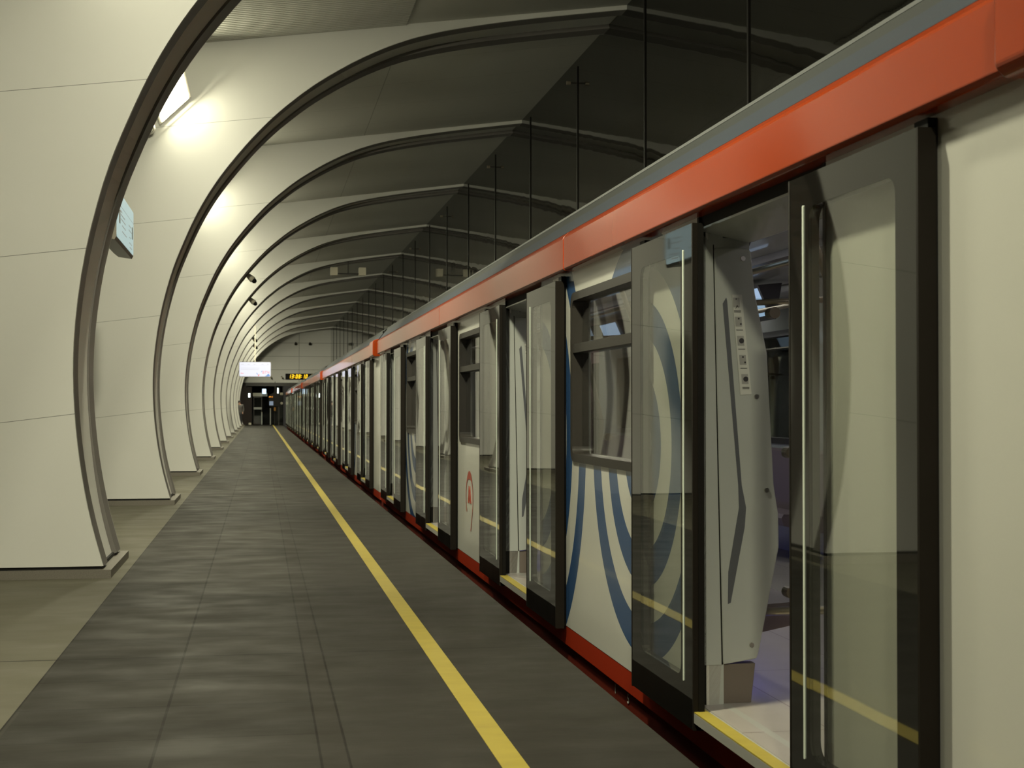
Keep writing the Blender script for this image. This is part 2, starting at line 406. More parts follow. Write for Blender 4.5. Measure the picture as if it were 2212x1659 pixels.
# pylons
py0 = make_pylon(); PYL = []
ordn = ['nearest', 'second', 'third', 'fourth', 'fifth', 'sixth', 'seventh', 'eighth', 'ninth', 'tenth', 'eleventh', 'farthest']
for i in range(-2, 12):
    p = py0 if i == -2 else copy_tree(py0)
    p.location = (0, Y1+PITCHY*i, 0)
    if i >= 0: p['label'] = {0: 'nearest white arched pylon, filling the left edge of the photo', 11: 'farthest white arched pylon, last before the end wall'}.get(i, '%s white arched pylon along the platform counting from the camera' % ordn[i])
    else: p['label'] = 'white arched pylon behind the camera, beside the platform'
    p['category'] = 'pylon'; p['group'] = 'white arched pylons along the platform'; PYL.append(p)
# floodlights
def make_flood():
    root = empty('wall_floodlight', (0, 0, 0))
    A = Vector((-.13, -.06, -.39)); B = Vector((.20, -.06, -.07)); e = Vector((-.10, -.26, .42))
    nrm = (B-A).cross(e).normalized()
    if nrm.y > 0: nrm = -nrm
    C_, D_ = B+e, A+e
    hb = bmesh.new(); u = (B-A).normalized(); v = e.normalized(); g = .045
    pts = [A-u*g-v*g*.3, B+u*g-v*g*.3, C_+u*g+v*g, D_-u*g+v*g]
    pts += [Vector((p.x, 0, p.z)) for p in pts]+[p-nrm*.03 for p in pts]
    for p in pts: hb.verts.new(p)
    r = bmesh.ops.convex_hull(hb, input=hb.verts)
    bmesh.ops.delete(hb, geom=[v_ for v_ in hb.verts if not v_.link_faces], context='VERTS')
    mb = MB(); mb.bm.free(); mb.bm = hb; mb.build('housing', M['housing'], root)
    mb = MB(); mb.face([p+nrm*.006 for p in (A, B, C_, D_)]); ob = mb.build('diffuser', M['lamp'], root)
    # the emitting side must be outward
    return root
fl0 = make_flood()
for i in range(-1, 12):
    f = fl0 if i == -1 else copy_tree(fl0)
    f.location = (-1.13, Y1+PITCHY*i-.001, 5.35)
    f['category'] = 'floodlight'; f['group'] = 'floodlights on the pylon faces'
    f['label'] = 'glowing white floodlight high on the front face of the second pylon' if i == 1 else 'floodlight hidden high on a pylon face behind the arch in front'
def spk(name, loc, label, cat, grp=None):
    s = empty(name, loc, label, cat, grp); return s
s = empty('wall_speaker', (-1.42, Y1+PITCHY, 4.86), 'small round pale speaker just below the glowing floodlight', 'speaker')
MB().tube([(0, 0, 0), (0, -.08, 0)], .05, 14).build('base', M['housing'], s)
MB().tube([(0, -.08, 0), (0, -.17, -.01), (0, -.2, -.015)], [.075, .085, .06], 14).build('cap', M['housing'], s)
# added unseen lamps on the pylon backs, lighting the next faces and train
def make_added_wash():
    root = empty('added_wash_light', (0, 0, 0))
    mb = MB(); mb.ring(orect(-.28, .28, -.18, .18), orect(-.24, .24, -.14, .14), 'y', -.15, -.02); mb.box(-.28, .28, -.04, -.015, -.18, .18); mb.build('housing', M['housing'], root)
    MB().box(-.28, .28, -.31, -.13, .165, .18).build('visor', M['housing'], root)  # added to keep lamp light off the upper faces and ceiling
    MB().tube([(0, -.03, 0), (.0, .0, .02), (.16, .14, .10)], .02, 8).build('bracket', M['housing'], root)
    mb = MB(); mb.face([(-.238, -.12, -.138), (.238, -.12, -.138), (.238, -.12, .138), (-.238, -.12, .138)]); mb.build('diffuser', M['lamp_b'], root)
    return root
fb = make_added_wash()
for i in range(-2, 11):
    f = fb if i == -2 else copy_tree(fb)
    f.location = (-.42, Y1+PITCHY*i+DEP+.27, 5.42); f.rotation_euler = (math.radians(42), 0, PI-math.radians(36))
    f['category'] = 'wash light'; f['group'] = 'added wash lights on the backs of the pylons'; f['label'] = 'added wash light on the back of a pylon, unseen, brightening the next face'
# dome cameras on arches 3,4,7,8
def dome(i, px, label):
    yf = Y1+PITCHY*i+DEP-.2
    c = empty('dome_camera', (px[0], yf, px[1]), label, 'camera', 'dome cameras under the arches')
    d = Vector((.75, 0, -.66)).normalized()
    MB().tube([-d*.02, d*.10, d*.18], [.055, .075, .085], 14).build('mount', M['spk'], c)
    MB().tube([d*.18, d*.24, d*.28], [.068, .06, .03], 14).build('dome', M['rubber'], c)
def oncurve(zt):
    for a, b in zip(CURVE, CURVE[1:]):
        if a[1] <= zt <= b[1]: return (a[0]+(b[0]-a[0])*(zt-a[1])/(b[1]-a[1]), zt)
dome(3, oncurve(4.55), 'dome camera under the fourth arch, the uppermost of the four')
dome(4, oncurve(4.55), 'dome camera under the fifth arch, second of the four')
dome(7, oncurve(4.50), 'tiny dome camera under the eighth arch, above its neighbour')
dome(8, oncurve(4.50), 'tiny dome camera under the ninth arch, lowest of the four')

# hanging loudspeaker bar
h = empty('hanging_speaker_bar', (3.07, 51.7, 6.0), 'two cream square speakers on a crossbar hanging from the ceiling', 'speaker')
MB().box(-.015, .015, -.015, .015, .02, ceilz(3.07)-6.0).build('drop_rod', M['frame'], h)
MB().box(-.5, .5, -.02, .02, -.02, .02).build('crossbar', M['frame'], h)
for sx in (-.5, .5):
    mb = MB(); mb.prism(rrect(sx-.125, sx+.125, -.06, .22, .02), 'y', -.12, .12); mb.build('speaker_box', M['spk'], h)

# ------------------------------------------------------------------ displays
t = empty('platform_display', (-1.47, 15.77, 2.93), 'double-sided display case with pale blue screen, hung between the first two pylons', 'display')
mb = MB(); mb.prism([(-.10, .02), (.045, .0), (.06, .03), (.06, .52), (.03, .55), (-.10, .55), (-.15, .50), (-.15, .06)], 'y', -.98, .98); mb.build('case', M['tvbody'], t)
mb = MB(); mb.prism(rrect(-.95, .95, .035, .515, .03), 'x', .0605, .064); sc = mb.build('screen', M['screenb'], t)
mb = MB()
mb.box(.0645, .066, -.95, .95, .385, .389)
for y0, y1, z0, z1 in ((-.78, -.60, .41, .44), (-.78, -.68, .455, .475), (-.62, -.42, .33, .345), (-.55, -.10, .30, .31), (-.55, -.02, .255, .265), (-.4, 0, .20, .21), (-.4, .1, .14, .15),
                       (.35, .62, .30, .31), (.35, .7, .25, .26), (.45, .60, .18, .19), (.45, .75, .12, .13), (.5, .75, .075, .085)):
    mb.box(.0645, .066, y0, y1, z0, z1)
mb.build('screen_text', M['scr_ink'], sc)
for a_, b_ in ((-.72, -.62), (.74, .82)): MB().box(.0645, .067, a_, b_, .20, .33).build('screen_icon', M['tvbody'], sc)
mb = MB(); mb.box(-.06, -.02, .55, .60, .54, ceilz(-1.47)-2.93); mb.build('hanger', M['frame'], t)

t = empty('hanging_display', (-.225, 64.9, 2.59), 'white wide display hanging over the platform before the end wall', 'display')
mb = MB(); mb.prism(rrect(-.70, .70, 0, .67, .05), 'y', 0, .16); mb.build('case', M['tvbody'], t)
mb = MB(); mb.prism(rrect(-.68, .68, .02, .65, .045), 'y', -.004, -.001); sc = mb.build('screen', M['screenw'], t)
mb = MB()
mb.box(-.62, .60, -.007, -.005, .515, .522)
for a, b in ((-.62, -.48), (-.33, -.24), (-.07, .02), (.28, .36), (.52, .6)): mb.box(a, b, -.007, -.005, .54, .565)
mb.box(-.62, .20, -.007, -.005, .375, .395); mb.box(-.62, .16, -.007, -.005, .315, .335); mb.build('screen_text', M['scr_inkl'], sc)
mb = MB(); mb.prism([(.06, .16), (.08, .19), (.13, .10), (.11, .09)], 'y', -.007, -.005); mb.prism([(.25, .22), (.30, .27), (.32, .28), (.28, .20)], 'y', -.007, -.005)
mb.prism([(.44, .025), (.62, .025), (.66, .06), (.58, .14)], 'y', -.007, -.005); mb.build('screen_art', M['scr_blue'], sc)
text_mesh('ВТЧ', .16, 'screen_word', M['scr_red'], sc, (.47, -.007, .19))
mb = MB(); mb.prism([(.12, .05), (.17, .03), (.19, .12), (.15, .10)], 'y', -.007, -.005); mb.disc((-.60, .16), .02, 'y', (-.007, -.005)); mb.box(-.57, -.5, -.007, -.005, .145, .165); mb.build('screen_mark', M['scr_red'], sc)
mb = MB(); mb.box(-.02, .02, .06, .10, .66, ceilz(-.225)-2.59); mb.build('hanger', M['spk'], t)
# LED clock, seven-segment
SEG = {'0': 'abcdef', '1': 'bc', '2': 'abged', '3': 'abgcd', '8': 'abcdefg'}
ck = empty('led_clock', (1.76, 103.78, 3.22), 'black platform clock with amber digits 13:08:10 on the end wall', 'clock')
MB().box(0, 2.9, 0, .18, 0, .40).build('case', M['rubber'], ck)
xc = .22
for ch in '13:08:10  2:1':
    mb = MB()
    if ch == ' ': xc += .10; continue
    if ch == ':':
        for zz in (.13, .25): mb.box(xc, xc+.045, -.008, -.002, zz, zz+.045)
        mb.build('digit_colon', M['led'], ck); xc += .085; continue
    wd, ht, th = .13, .27, .038; z0 = .065
    def seg(x0, x1, z0_, z1_): mb.prism([(x0+(z0_-.065)*.15, z0_), (x1+(z0_-.065)*.15, z0_), (x1+(z1_-.065)*.15, z1_), (x0+(z1_-.065)*.15, z1_)], 'y', -.008, -.002)
    for s_ in SEG[ch]:
        h2 = z0+ht/2
        {'a': lambda: seg(xc, xc+wd, z0+ht-th, z0+ht), 'g': lambda: seg(xc, xc+wd, h2-th/2, h2+th/2), 'd': lambda: seg(xc, xc+wd, z0, z0+th),
         'b': lambda: seg(xc+wd-th, xc+wd, h2, z0+ht), 'c': lambda: seg(xc+wd-th, xc+wd, z0, h2), 'f': lambda: seg(xc, xc+th, h2, z0+ht), 'e': lambda: seg(xc, xc+th, z0, h2)}[s_]()
    xc += .20
    mb.build('digit', M['led'], ck)

# ------------------------------------------------------------------ end wall zone (Y 101 ...)
M['endpanel'] = mat('end_wall_panel', WHITE, .45)
n = N(M['endpanel']); x, y, z = n.xyz(); n.col(n.mix(n.orr(n.lines(z, .95, 3.9, .025), n.line(x, 2.72, .025)), WHITE, (.2, .2, .18)))
YE = 104.0
mb = MB(); mb.box(-11.75, 4.95, YE, YE+.2, 2.98, 7.1); tag(mb.build('wall_end', M['endpanel']), kind='structure')
mb = MB(); mb.box(-1.0, 4.95, YE-.06, YE+.2, 2.74, 2.98); tag(mb.build('trim_90', M['frame']), kind='structure')
mb = MB(); mb.box(-11.75, -.98, YE, YE+.2, -1.2, 2.98); tag(mb.build('wall_end_left', M['brownwall']), kind='structure')
mb = MB(); mb.box(-.98, 1.56, YE, YE+8, -.05, 0); tag(mb.build('floor_lobby', M['floor']), kind='structure')
mb = MB(); mb.box(-1.2, 1.56, YE+8, YE+8.2, 0, 3.2); tag(mb.build('wall_lobby_back', M['greywall']), kind='structure')
mb = MB(); mb.box(-1.2, 5, YE+.2, YE+8, 2.9, 3.0); tag(mb.build('ceiling_lobby', M['rubber']), kind='structure')
mb = MB(); mb.box(1.56, 1.62, YE+.2, YE+8, -1.1, 2.95); tag(mb.build('wall_lobby_right', M['greywall']), kind='structure')
mb = MB(); mb.box(1.15, 1.58, YE-.02, YE+.2, 0, 2.1); tag(mb.build('wall_end_right', M['greywall']), kind='structure')
mb = MB(); mb.box(1.15, 1.58, YE-.02, YE+.2, 2.1, 2.28); tag(mb.build('trim_91', M['cream']), kind='structure')
c = empty('entrance_column', (-.8, YE+.4, 0), 'dark brown column at the left of the far doorway', 'column')
MB().box(-.18, .22, -.2, .2, 0, 2.74).build('shaft', M['brownwall'], c)
MB().box(-.02, .10, -.215, -.2, 1.95, 2.22).build('wall_light', M['whitelight'], c)
g = empty('glass_door', (-.17, YE+1.2, 0), 'glazed door with pale cross rail under the end wall', 'door')
mb = MB(); mb.ring(orect(-.30, .30, .02, 2.0), orect(-.25, .25, .08, 1.93), 'y', -.03, .03); mb.build('frame', M['frame'], g)
MB().box(-.25, .25, -.008, .008, .08, 1.93).build('pane', M['clear'], g)
MB().box(-.28, .28, -.05, .05, 1.08, 1.24).build('cross_rail', M['lining'], g)
c = empty('door_header_panel', (-.1, YE+1.2, 2.0), 'cream header panel over the far glass door', 'panel')
MB().box(-.42, .60, -.05, .05, .02, .26).build('board', M['cream'], c)
for px, nm, z1, lab in ((.12, 'M', .85, 'low pale post in front of the far glass door'), (.72, 'X', 1.12, 'taller pale post right of the far glass door')):
    p = empty('turnstile_post', (px, YE+.5, 0), lab, 'post'); MB().box(-.035, .035, -.05, .05, 0, z1).build('shaft', M['lining'], p); MB().box(-.045, .045, -.06, .06, z1, z1+.04).build('cap', M['cream'], p)
b = empty('driver_monitor', (.98, YE-4, 1.27), 'large black monitor housing hanging in front of the far doorway', 'monitor')
mb = MB(); mb.prism([(-.38, .03), (.34, .03), (.36, .6), (.34, 1.32), (-.02, 1.34), (-.05, .98), (-.40, .78)], 'y', 0, .35); mb.build('housing', M['rubber'], b)
MB().box(.17, .25, -.02, 0, .92, 1.28).build('status_light', M['whitelight'], b)
MB().box(-.36, -.1, -.02, 0, .10, .38).build('small_screen', M['greyscreen'], b)
text_mesh('AB 12', .10, 'orange_text', M['orange'], b, (-.26, -.012, .68))
MB().box(.0, .04, .1, .15, 1.34, 1.72).build('hanger', M['frame'], b)
MB().box(.26, .30, .1, .15, -1.27, .05).build('stand_post', M['frame'], b)
s = empty('exit_sign', (.28, YE+.6, 2.35), 'small pale blue lit sign under the dark beam', 'sign')
mb = MB(); mb.prism(rrect(-.14, .14, -.16, .20, .04), 'y', 0, .08); mb.build('case', M['signblue'], s); MB().box(-.01, .01, .03, .05, .2, .556).build('hanger', M['frame'], s)
b = empty('amber_box', (1.03, YE+.4, .98), 'small amber box on the doorway post at the far end', 'box'); MB().box(-.07, .07, -.06, .06, 0, .26).build('case', M['amber'], b)
MB().box(-.02, .02, -.02, .02, -.98, 0).build('post', M['frame'], b)
b = empty('floor_box', (-.70, YE-.4, 0), 'small white box standing on the floor by the brown column', 'box'); mb = MB(); mb.prism(rrect(-.09, .09, 0, .15, .03), 'y', -.08, .08); mb.build('case', M['spk'], b)
b = empty('round_fixture', (1.50, YE-.05, 1.52), 'small pale round fixture at the right edge of the far doorway', 'fixture'); MB().disc((0, 0), .09, 'y', (-.08, .03)).build('case', M['spk'], b)
for xx, lab in ((.80, 'white security camera on the end wall below the wide display'), (1.56, 'white security camera on the end wall just left under the clock')):
    c = empty('security_camera', (xx, YE, 3.22), lab, 'camera'); MB().box(-.03, .03, -.12, 0, .05, .11).build('bracket', M['spk'], c)
    MB().tube([(-.06, -.02, .18), (.0, -.3, .08)], .06, 10).build('body', M['spk'], c); MB().tube([(0, -.3, .08), (.008, -.34, .065)], .05, 10).build('lens', M['rubber'], c)
for xx, lab in ((2.48, 'left small dark spotlight high on the end wall'), (3.48, 'right small dark spotlight high on the end wall')):
    c = empty('end_wall_spotlight', (xx, YE, 5.75), lab, 'spotlight'); MB().box(-.03, .03, -.08, 0, -.03, .03).build('bracket', M['frame'], c)
    MB().tube([(0, -.05, .05), (0, -.25, -.04)], [.07, .10], 12).build('head', M['frame'], c)

# person half hidden behind the eleventh pylon
pr = empty('person', (-1.30, 94.3, 0), 'person in a dark grey coat half hidden behind a far pylon', 'person')
def skinfig(name, verts, edges, radii, m, parent):
    me = bpy.data.meshes.new(name); me.from_pydata(verts, edges, []); o = bpy.data.objects.new(name, me); COL.objects.link(o); o.parent = parent
    md = o.modifiers.new('skin', 'SKIN'); md.use_smooth_shade = True
    for i, r in enumerate(radii): me.skin_vertices[0].data[i].radius = r
    me.skin_vertices[0].data[0].use_root = True
    s_ = o.modifiers.new('sub', 'SUBSURF'); s_.levels = 1; s_.render_levels = 2
    me.materials.append(m); return o
V = [(0, 0, .92), (0, 0, 1.12), (0, 0, 1.34), (0, 0, 1.43), (0, -.01, 1.50), (0, -.015, 1.57), (.17, 0, 1.36), (.22, .02, 1.10), (.20, -.06, .88), (.20, -.08, .80), (-.17, 0, 1.36), (-.22, .02, 1.10), (-.20, -.06, .88), (-.20, -.08, .80),
     (.09, 0, .86), (.10, -.01, .48), (.11, .02, .09), (.11, -.12, .04), (-.09, 0, .86), (-.10, -.01, .48), (-.11, .02, .09), (-.11, -.12, .04)]
Ed = [(0, 1), (1, 2), (2, 3), (3, 4), (4, 5), (2, 6), (6, 7), (7, 8), (8, 9), (2, 10), (10, 11), (11, 12), (12, 13), (0, 14), (14, 15), (15, 16), (16, 17), (0, 18), (18, 19), (19, 20), (20, 21)]
Rd = [(.15, .11), (.13, .10), (.15, .10), (.055, .055), (.075, .085), (.07, .08), (.06, .06), (.045, .045), (.032, .032), (.03, .02), (.06, .06), (.045, .045), (.032, .032), (.03, .02), (.085, .085), (.06, .06), (.045, .045), (.04, .03), (.085, .085), (.06, .06), (.045, .045), (.04, .03)]
skinfig('body', V, Ed, Rd, M['skin'], pr)
skinfig('coat', [(0, 0, .80), (0, 0, 1.0), (0, 0, 1.2), (0, 0, 1.38), (.19, 0, 1.37), (.245, .02, 1.10), (.22, -.05, .92), (-.19, 0, 1.37), (-.245, .02, 1.10), (-.22, -.05, .92)],
        [(0, 1), (1, 2), (2, 3), (3, 4), (4, 5), (5, 6), (3, 7), (7, 8), (8, 9)], [(.21, .16), (.18, .145), (.175, .14), (.12, .10), (.085, .085), (.065, .065), (.05, .05), (.085, .085), (.065, .065), (.05, .05)], M['coat'], pr)
skinfig('trousers', [(0, 0, .88), (.09, 0, .80), (.10, -.01, .48), (.11, .02, .12), (-.09, 0, .80), (-.10, -.01, .48), (-.11, .02, .12)], [(0, 1), (1, 2), (2, 3), (0, 4), (4, 5), (5, 6)],
        [(.15, .12), (.105, .105), (.08, .08), (.07, .07), (.105, .105), (.08, .08), (.07, .07)], M['trouser'], pr)
mb = MB(); bmesh.ops.create_uvsphere(mb.bm, u_segments=14, v_segments=10, radius=.105, matrix=Matrix.Translation((0, .02, 1.575))); mb.build('hair', M['hair'], pr, smooth=True)

# ------------------------------------------------------------------ TRAIN
OX = -3.1                      # car local x = world x - 3.1
DC = [2.6+4.7*k for k in range(4)]; CL = 18.9; HW = .66
XB, XL = 1.755, 1.688
def make_car():
    root = empty('train_car', (0, 0, 0))
    def B(mb, name, m, parent=root, **k): return mb.build(name, m, parent, dx=OX, **k)
    # side panels with window openings
    spans = [(0.0, DC[0]-HW, 'body'), (DC[0]+HW, DC[1]-HW, 'liv_a'), (DC[1]+HW, DC[2]-HW, 'body'), (DC[2]+HW, DC[3]-HW, 'liv_c'), (DC[3]+HW, CL, 'body')]
    WZ = (.985, 1.89)
    for k, (a, b, mm) in enumerate(spans):
        win = k in (1, 2, 3); mid = (a+b)/2
        for (x0, x1, nm, mt) in ((XB, XB+.04, 'side_panel', M[mm]), (XB+.041, XB+.10, 'inner_lining', M['lining'])):
            mb = MB()
            if win:
                mb.ring(orect(a, b, 0, 2.06), rrect(mid-.71, mid+.71, *WZ, .05), 'x', x0, x1)
            else: mb.box(x0, x1, a, b, 0, 2.06)
            sp = B(mb, nm, mt)
            if nm == 'side_panel' and k == 2: logo_parent = sp
        if win:
            mb = MB(); mb.ring(rrect(mid-.735, mid+.735, WZ[0]-.025, WZ[1]+.025, .07), rrect(mid-.69, mid+.69, WZ[0]+.02, WZ[1]-.02, .04), 'x', XB-.012, XB+.085)
            mb.box(XB-.008, XB+.05, mid-.69, mid+.69, 1.575, 1.625); wf = B(mb, 'window', M['frame'])
            B(MB().box(XB+.045, XB+.053, mid-.69, mid+.69, WZ[0]+.015, WZ[1]-.015), 'pane', M['glass'], wf)
    # logo on the middle panel: red drop ring and letter M
    cy, cz = 12.5-.305-2.4, .50
    pts = []
    for q in range(0, 41):
        ang = math.radians(222-(222+8)*q/40)
        pts.append((cy+.205*math.cos(ang), cz+.19*math.sin(ang), .012+.024*max(0, math.sin(ang))**6))
    # world y grows away from the camera, so the picture's right is the smaller y: mirror
    pts = [(2*cy-p[0], p[1], p[2]) for p in pts]
    e0 = pts[-1]
    for q in range(1, 9): pts.append((e0[0]+.13*(q/8)**1.4, e0[1]-.25*q/8, .011))
    mb = MB(); prev = None
    for i, p in enumerate(pts):
        a_ = pts[max(i-1, 0)]; b_ = pts[min(i+1, len(pts)-1)]; d = Vector((b_[0]-a_[0], b_[1]-a_[1])).normalized()
        q = [(XB-.003, p[0]-d.y*p[2], p[1]+d.x*p[2]), (XB-.003, p[0]+d.y*p[2], p[1]-d.x*p[2])]
        if prev: mb.face([prev[0], prev[1], q[1], q[0]])
        prev = q
    B(mb, 'ring_mark', M['redmark'], logo_parent)
    mp = [(-.10, -.09), (-.10, -.065), (-.085, -.065), (-.035, .13), (0, .03), (.035, .13), (.085, -.065), (.10, -.065), (.10, -.09), (.03, -.09), (.03, -.065), (.045, -.065), (.03, .0), (0, -.07), (-.03, .0), (-.045, -.065), (-.03, -.065), (-.03, -.09)]
    mb = MB(); mb.prism([(cy-p[0], cz+.012+p[1]*.66) for p in mp], 'x', XB-.004, XB-.001); tri(mb); B(mb, 'letter_mark', M['redmark'], logo_parent)
    # skirt
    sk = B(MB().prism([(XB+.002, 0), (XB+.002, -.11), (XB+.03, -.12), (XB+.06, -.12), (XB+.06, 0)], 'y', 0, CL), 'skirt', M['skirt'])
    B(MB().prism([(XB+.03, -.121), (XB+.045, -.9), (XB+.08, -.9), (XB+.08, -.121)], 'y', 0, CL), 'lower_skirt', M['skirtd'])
    for ch, yy in (('1', 7.5-.31-2.4), ('5', 7.24-.31-2.4)):
        text_mesh(ch, .07, 'skirt_number', M['whitemark'], sk, (XB+.028+OX, yy, -.165), (PI/2, 0, -PI/2))
    # cornice, end pieces
    cor = [(XB+.03, 2.041), (1.705, 2.041), (1.690, 2.052), (1.690, 2.222), (1.697, 2.235), (1.722, 2.262), (1.80, 2.27), (1.80, 2.041)]
    for k, (a, b) in enumerate(((.675, 5.62), (5.635, 11.4), (11.41, CL))):
        c = B(MB().prism(cor, 'y', a, b), 'cornice', M['red']); bv = c.modifiers.new('bevel', 'BEVEL'); bv.width = .004; bv.segments = 2
    endp = [(XB+.03, 2.02), (1.672, 2.02), (1.648, 2.045), (1.648, 2.235), (1.665, 2.262), (1.722, 2.28), (1.80, 2.30), (1.80, 2.02)]
    c = B(MB().prism(endp, 'y', 0, .662), 'cornice_end', M['red']); bv = c.modifiers.new('bevel', 'BEVEL'); bv.width = .01; bv.segments = 3
    # roof
    def roofpiece(name, pr_, m): return B(MB().prism(pr_, 'y', .0, CL), name, m)
    roofpiece('roof_slope', [(1.722, 2.262), (1.795, 2.357), (1.795, 2.25)], M['roofb'])
    roofpiece('roof_shoulder', [(1.7955, 2.357), (1.845, 2.422), (1.845, 2.25), (1.7955, 2.25)], M['roofg'])
    rp = [(1.846, 2.43), (1.846, 2.420), (1.90, 2.436), (2.2, 2.50), (2.6, 2.58), (3.1, 2.61)]; rp = rp+[(6.2-p[0], p[1]) for p in rp[::-1]][1:]
    roofpiece('roof', rp+[(4.35, 2.36), (1.85, 2.36)], M['roofg'])
    B(MB().box(1.840, 1.850, 0, CL, 2.418, 2.431), 'gutter', M['roofe'])
    # ends
    for a, b in ((.0, .05), (CL-.05, CL)):
        B(MB().box(XB+.045, 4.40, a, b, .0, 2.40), 'end_wall', M['rubber'])
    # door pockets: black gap strip, header, sill, portal
    for k, yc in enumerate(DC):
        B(MB().box(XB+.01, XB+.03, yc-HW, yc+HW, 1.99, 2.06), 'dark_gap_strip', M['black'])  # black strip stands in for the shaded gap above the door
        hd = B(MB().prism([(XB, 1.985), (XB, 1.994), (XB+.045, 2.0), (XB+.045, 2.28), (2.10, 2.28), (1.985, 1.945), (1.965, 1.940)], 'y', yc-HW, yc+HW), 'door_header', M['lining'])
        B(MB().box(1.99, 2.0, yc-.25, yc-.13, 1.99, 2.01), 'door_signal', M['redled'], hd)
        sl = B(MB().prism([(XB-.065, .022), (XB-.065, .06), (XB+.12, .066), (XB+.12, .0), (XB, .0)], 'y', yc-HW, yc+HW), 'door_sill', M['sill'])
        B(MB().box(XB-.0645, XB-.008, yc-HW+.0, yc+HW-.0, .0615, .066), 'yellow_edge', M['yellow'], sl)
        for sgn in (1, -1):
            y0 = yc+sgn*HW
            f = lambda t_: y0+sgn*t_
            B(MB().box(XB-.002, XB+.026, *sorted((f(-.004), f(.02))), .0, 2.04), 'jamb_seal', M['rubber'])
            # reveal strip + kick block
            mb = MB(); mb.prism([(XB, .225), (1.845, .225), (1.812, 1.93), (XB, 1.985)], 'y', f(-.004), f(.07)); B(mb, 'door_reveal', M['lining'])
            B(MB().box(1.80, 1.972, *sorted((f(.012), f(.07))), 1.90, 1.96), 'top_filler', M['lining'])
            mb = MB(); mb.prism([(XB, .066), (1.835, .066), (1.846, .224), (XB, .224)], 'y', f(.0), f(.07)); B(mb, 'kick_plate', M['kick'])
            mb = MB(); mb.prism([(1.836, .066), (1.975, .066), (1.993, .224), (1.847, .224)], 'y', f(.012), f(.07)); B(mb, 'kick_plate', M['lining2'])
            pp = [(1.852, .225), (1.992, .245), (2.0, .262), (2.089, .70), (2.087, .83), (2.068, .95), (2.04, 1.49), (1.989, 1.736), (1.972, 1.905), (1.958, 1.918), (1.822, 1.918), (1.814, 1.91), (1.8485, .235)]
            mb = MB(); mb.prism([(p[0]+.002, p[1]) for p in pp], 'y', f(-.004), f(.05)); pt = B(mb, 'draught_screen', M['lining'])
            bv = pt.modifiers.new('bevel', 'BEVEL'); bv.width = .006; bv.segments = 2
            B(MB().prism([(1.81, 1.93), (1.845, .225), (1.8525, .225), (1.8175, 1.93)], 'y', f(-.001), f(.02)), 'seam', M['rubber'], pt)
            mb = MB(); mb.prism([(1.853, 1.69), (1.868, 1.715), (1.872, 1.70), (1.932, .95), (1.950, .86), (1.944, .78), (1.884, .475), (1.872, .47), (1.874, .60), (1.920, .86), (1.917, .95)], 'y', f(-.0055), f(-.0035))
            tri(mb); B(mb, 'handle_slit', M['slit'], pt)
            mb = MB()
            for c_ in ((1.939, 1.875), (1.996, 1.312), (2.038, .93), (1.972, .302)): mb.disc(c_, .010, 'y', (f(-.010), f(-.003)), 12)
            B(mb, 'screw_cap', M['steel'], pt)
            # glass screen behind with rails
            if sgn == 1:
                st = MB(); st.prism([(1.892, 1.727), (1.934, 1.727), (1.974, 1.322), (1.927, 1.318)], 'y', f(-.0068), f(-.0045)); 
                # picture squares and lines on the sticker
                mb = st
                for q in range(5):
                    cx_ = 1.912+.0088*q; cz_ = 1.695-.078*q
                    mb.mat(2); mb.prism([(cx_-.014, cz_-.02), (cx_+.014, cz_-.02), (cx_+.011, cz_+.02), (cx_-.017, cz_+.02)], 'y', f(-.0076), f(-.0068))
                    mb.mat(1)
                    if q in (2, 4): mb.disc((cx_+.002, cz_), .011, 'y', (f(-.0084), f(-.0076)), 9)
                    elif q == 0: mb.prism([(cx_-.006, cz_-.028), (cx_-.001, cz_-.012), (cx_+.004, cz_-.012), (cx_+.008, cz_-.022), (cx_+.002, cz_-.016)], 'y', f(-.0084), f(-.0076)); mb.disc((cx_-.003, cz_+.014), .003, 'y', (f(-.0084), f(-.0076)), 8)
                    else: mb.disc((cx_-.001, cz_+.012), .004, 'y', (f(-.0084), f(-.0076)), 8); mb.disc((cx_+.008, cz_-.01), .004, 'y', (f(-.0084), f(-.0076)), 8)
                    for zz in ((-.034, -.039) if q in (0, 4) else (-.034,)): mb.box(cx_-.012, cx_+.017, min(f(-.0084), f(-.0076)), max(f(-.0084), f(-.0076)), cz_+zz-.0012, cz_+zz+.0012)
                B(mb, 'sticker', [M['paper'], M['ink'], M['inkgrey']], pt)
            gp = [(2.02, .44), (2.44, .44), (2.52, .60), (2.36, 1.72), (2.02, 1.72)]
            gs = B(MB().prism(gp, 'y', f(.085), f(.095)), 'glass_screen', M['clear'])
            mb = MB(); mb.tube([(2.0, f(.09), .42), (2.42, f(.09), .42), (2.50, f(.09), .46), (2.545, f(.09), .58), (2.47, f(.09), .95), (2.49, f(.09), 1.15), (2.36, f(.09), 1.75), (2.26, f(.09), 2.02), (2.24, f(.09), 2.3)], .017, 12); B(mb, 'handrail', M['rail'])
            B(MB().tube([(1.98, f(.09), 1.70), (2.36, f(.09), 1.72)], .013, 10), 'screen_rail', M['rail'], gs)
            for c_ in ((2.10, 1.66), (2.17, 1.08), (2.17, .50), (2.40, 1.2)): B(MB().disc(c_, .024, 'y', (f(.06), f(.12)), 14), 'fastener', M['knob'], gs)
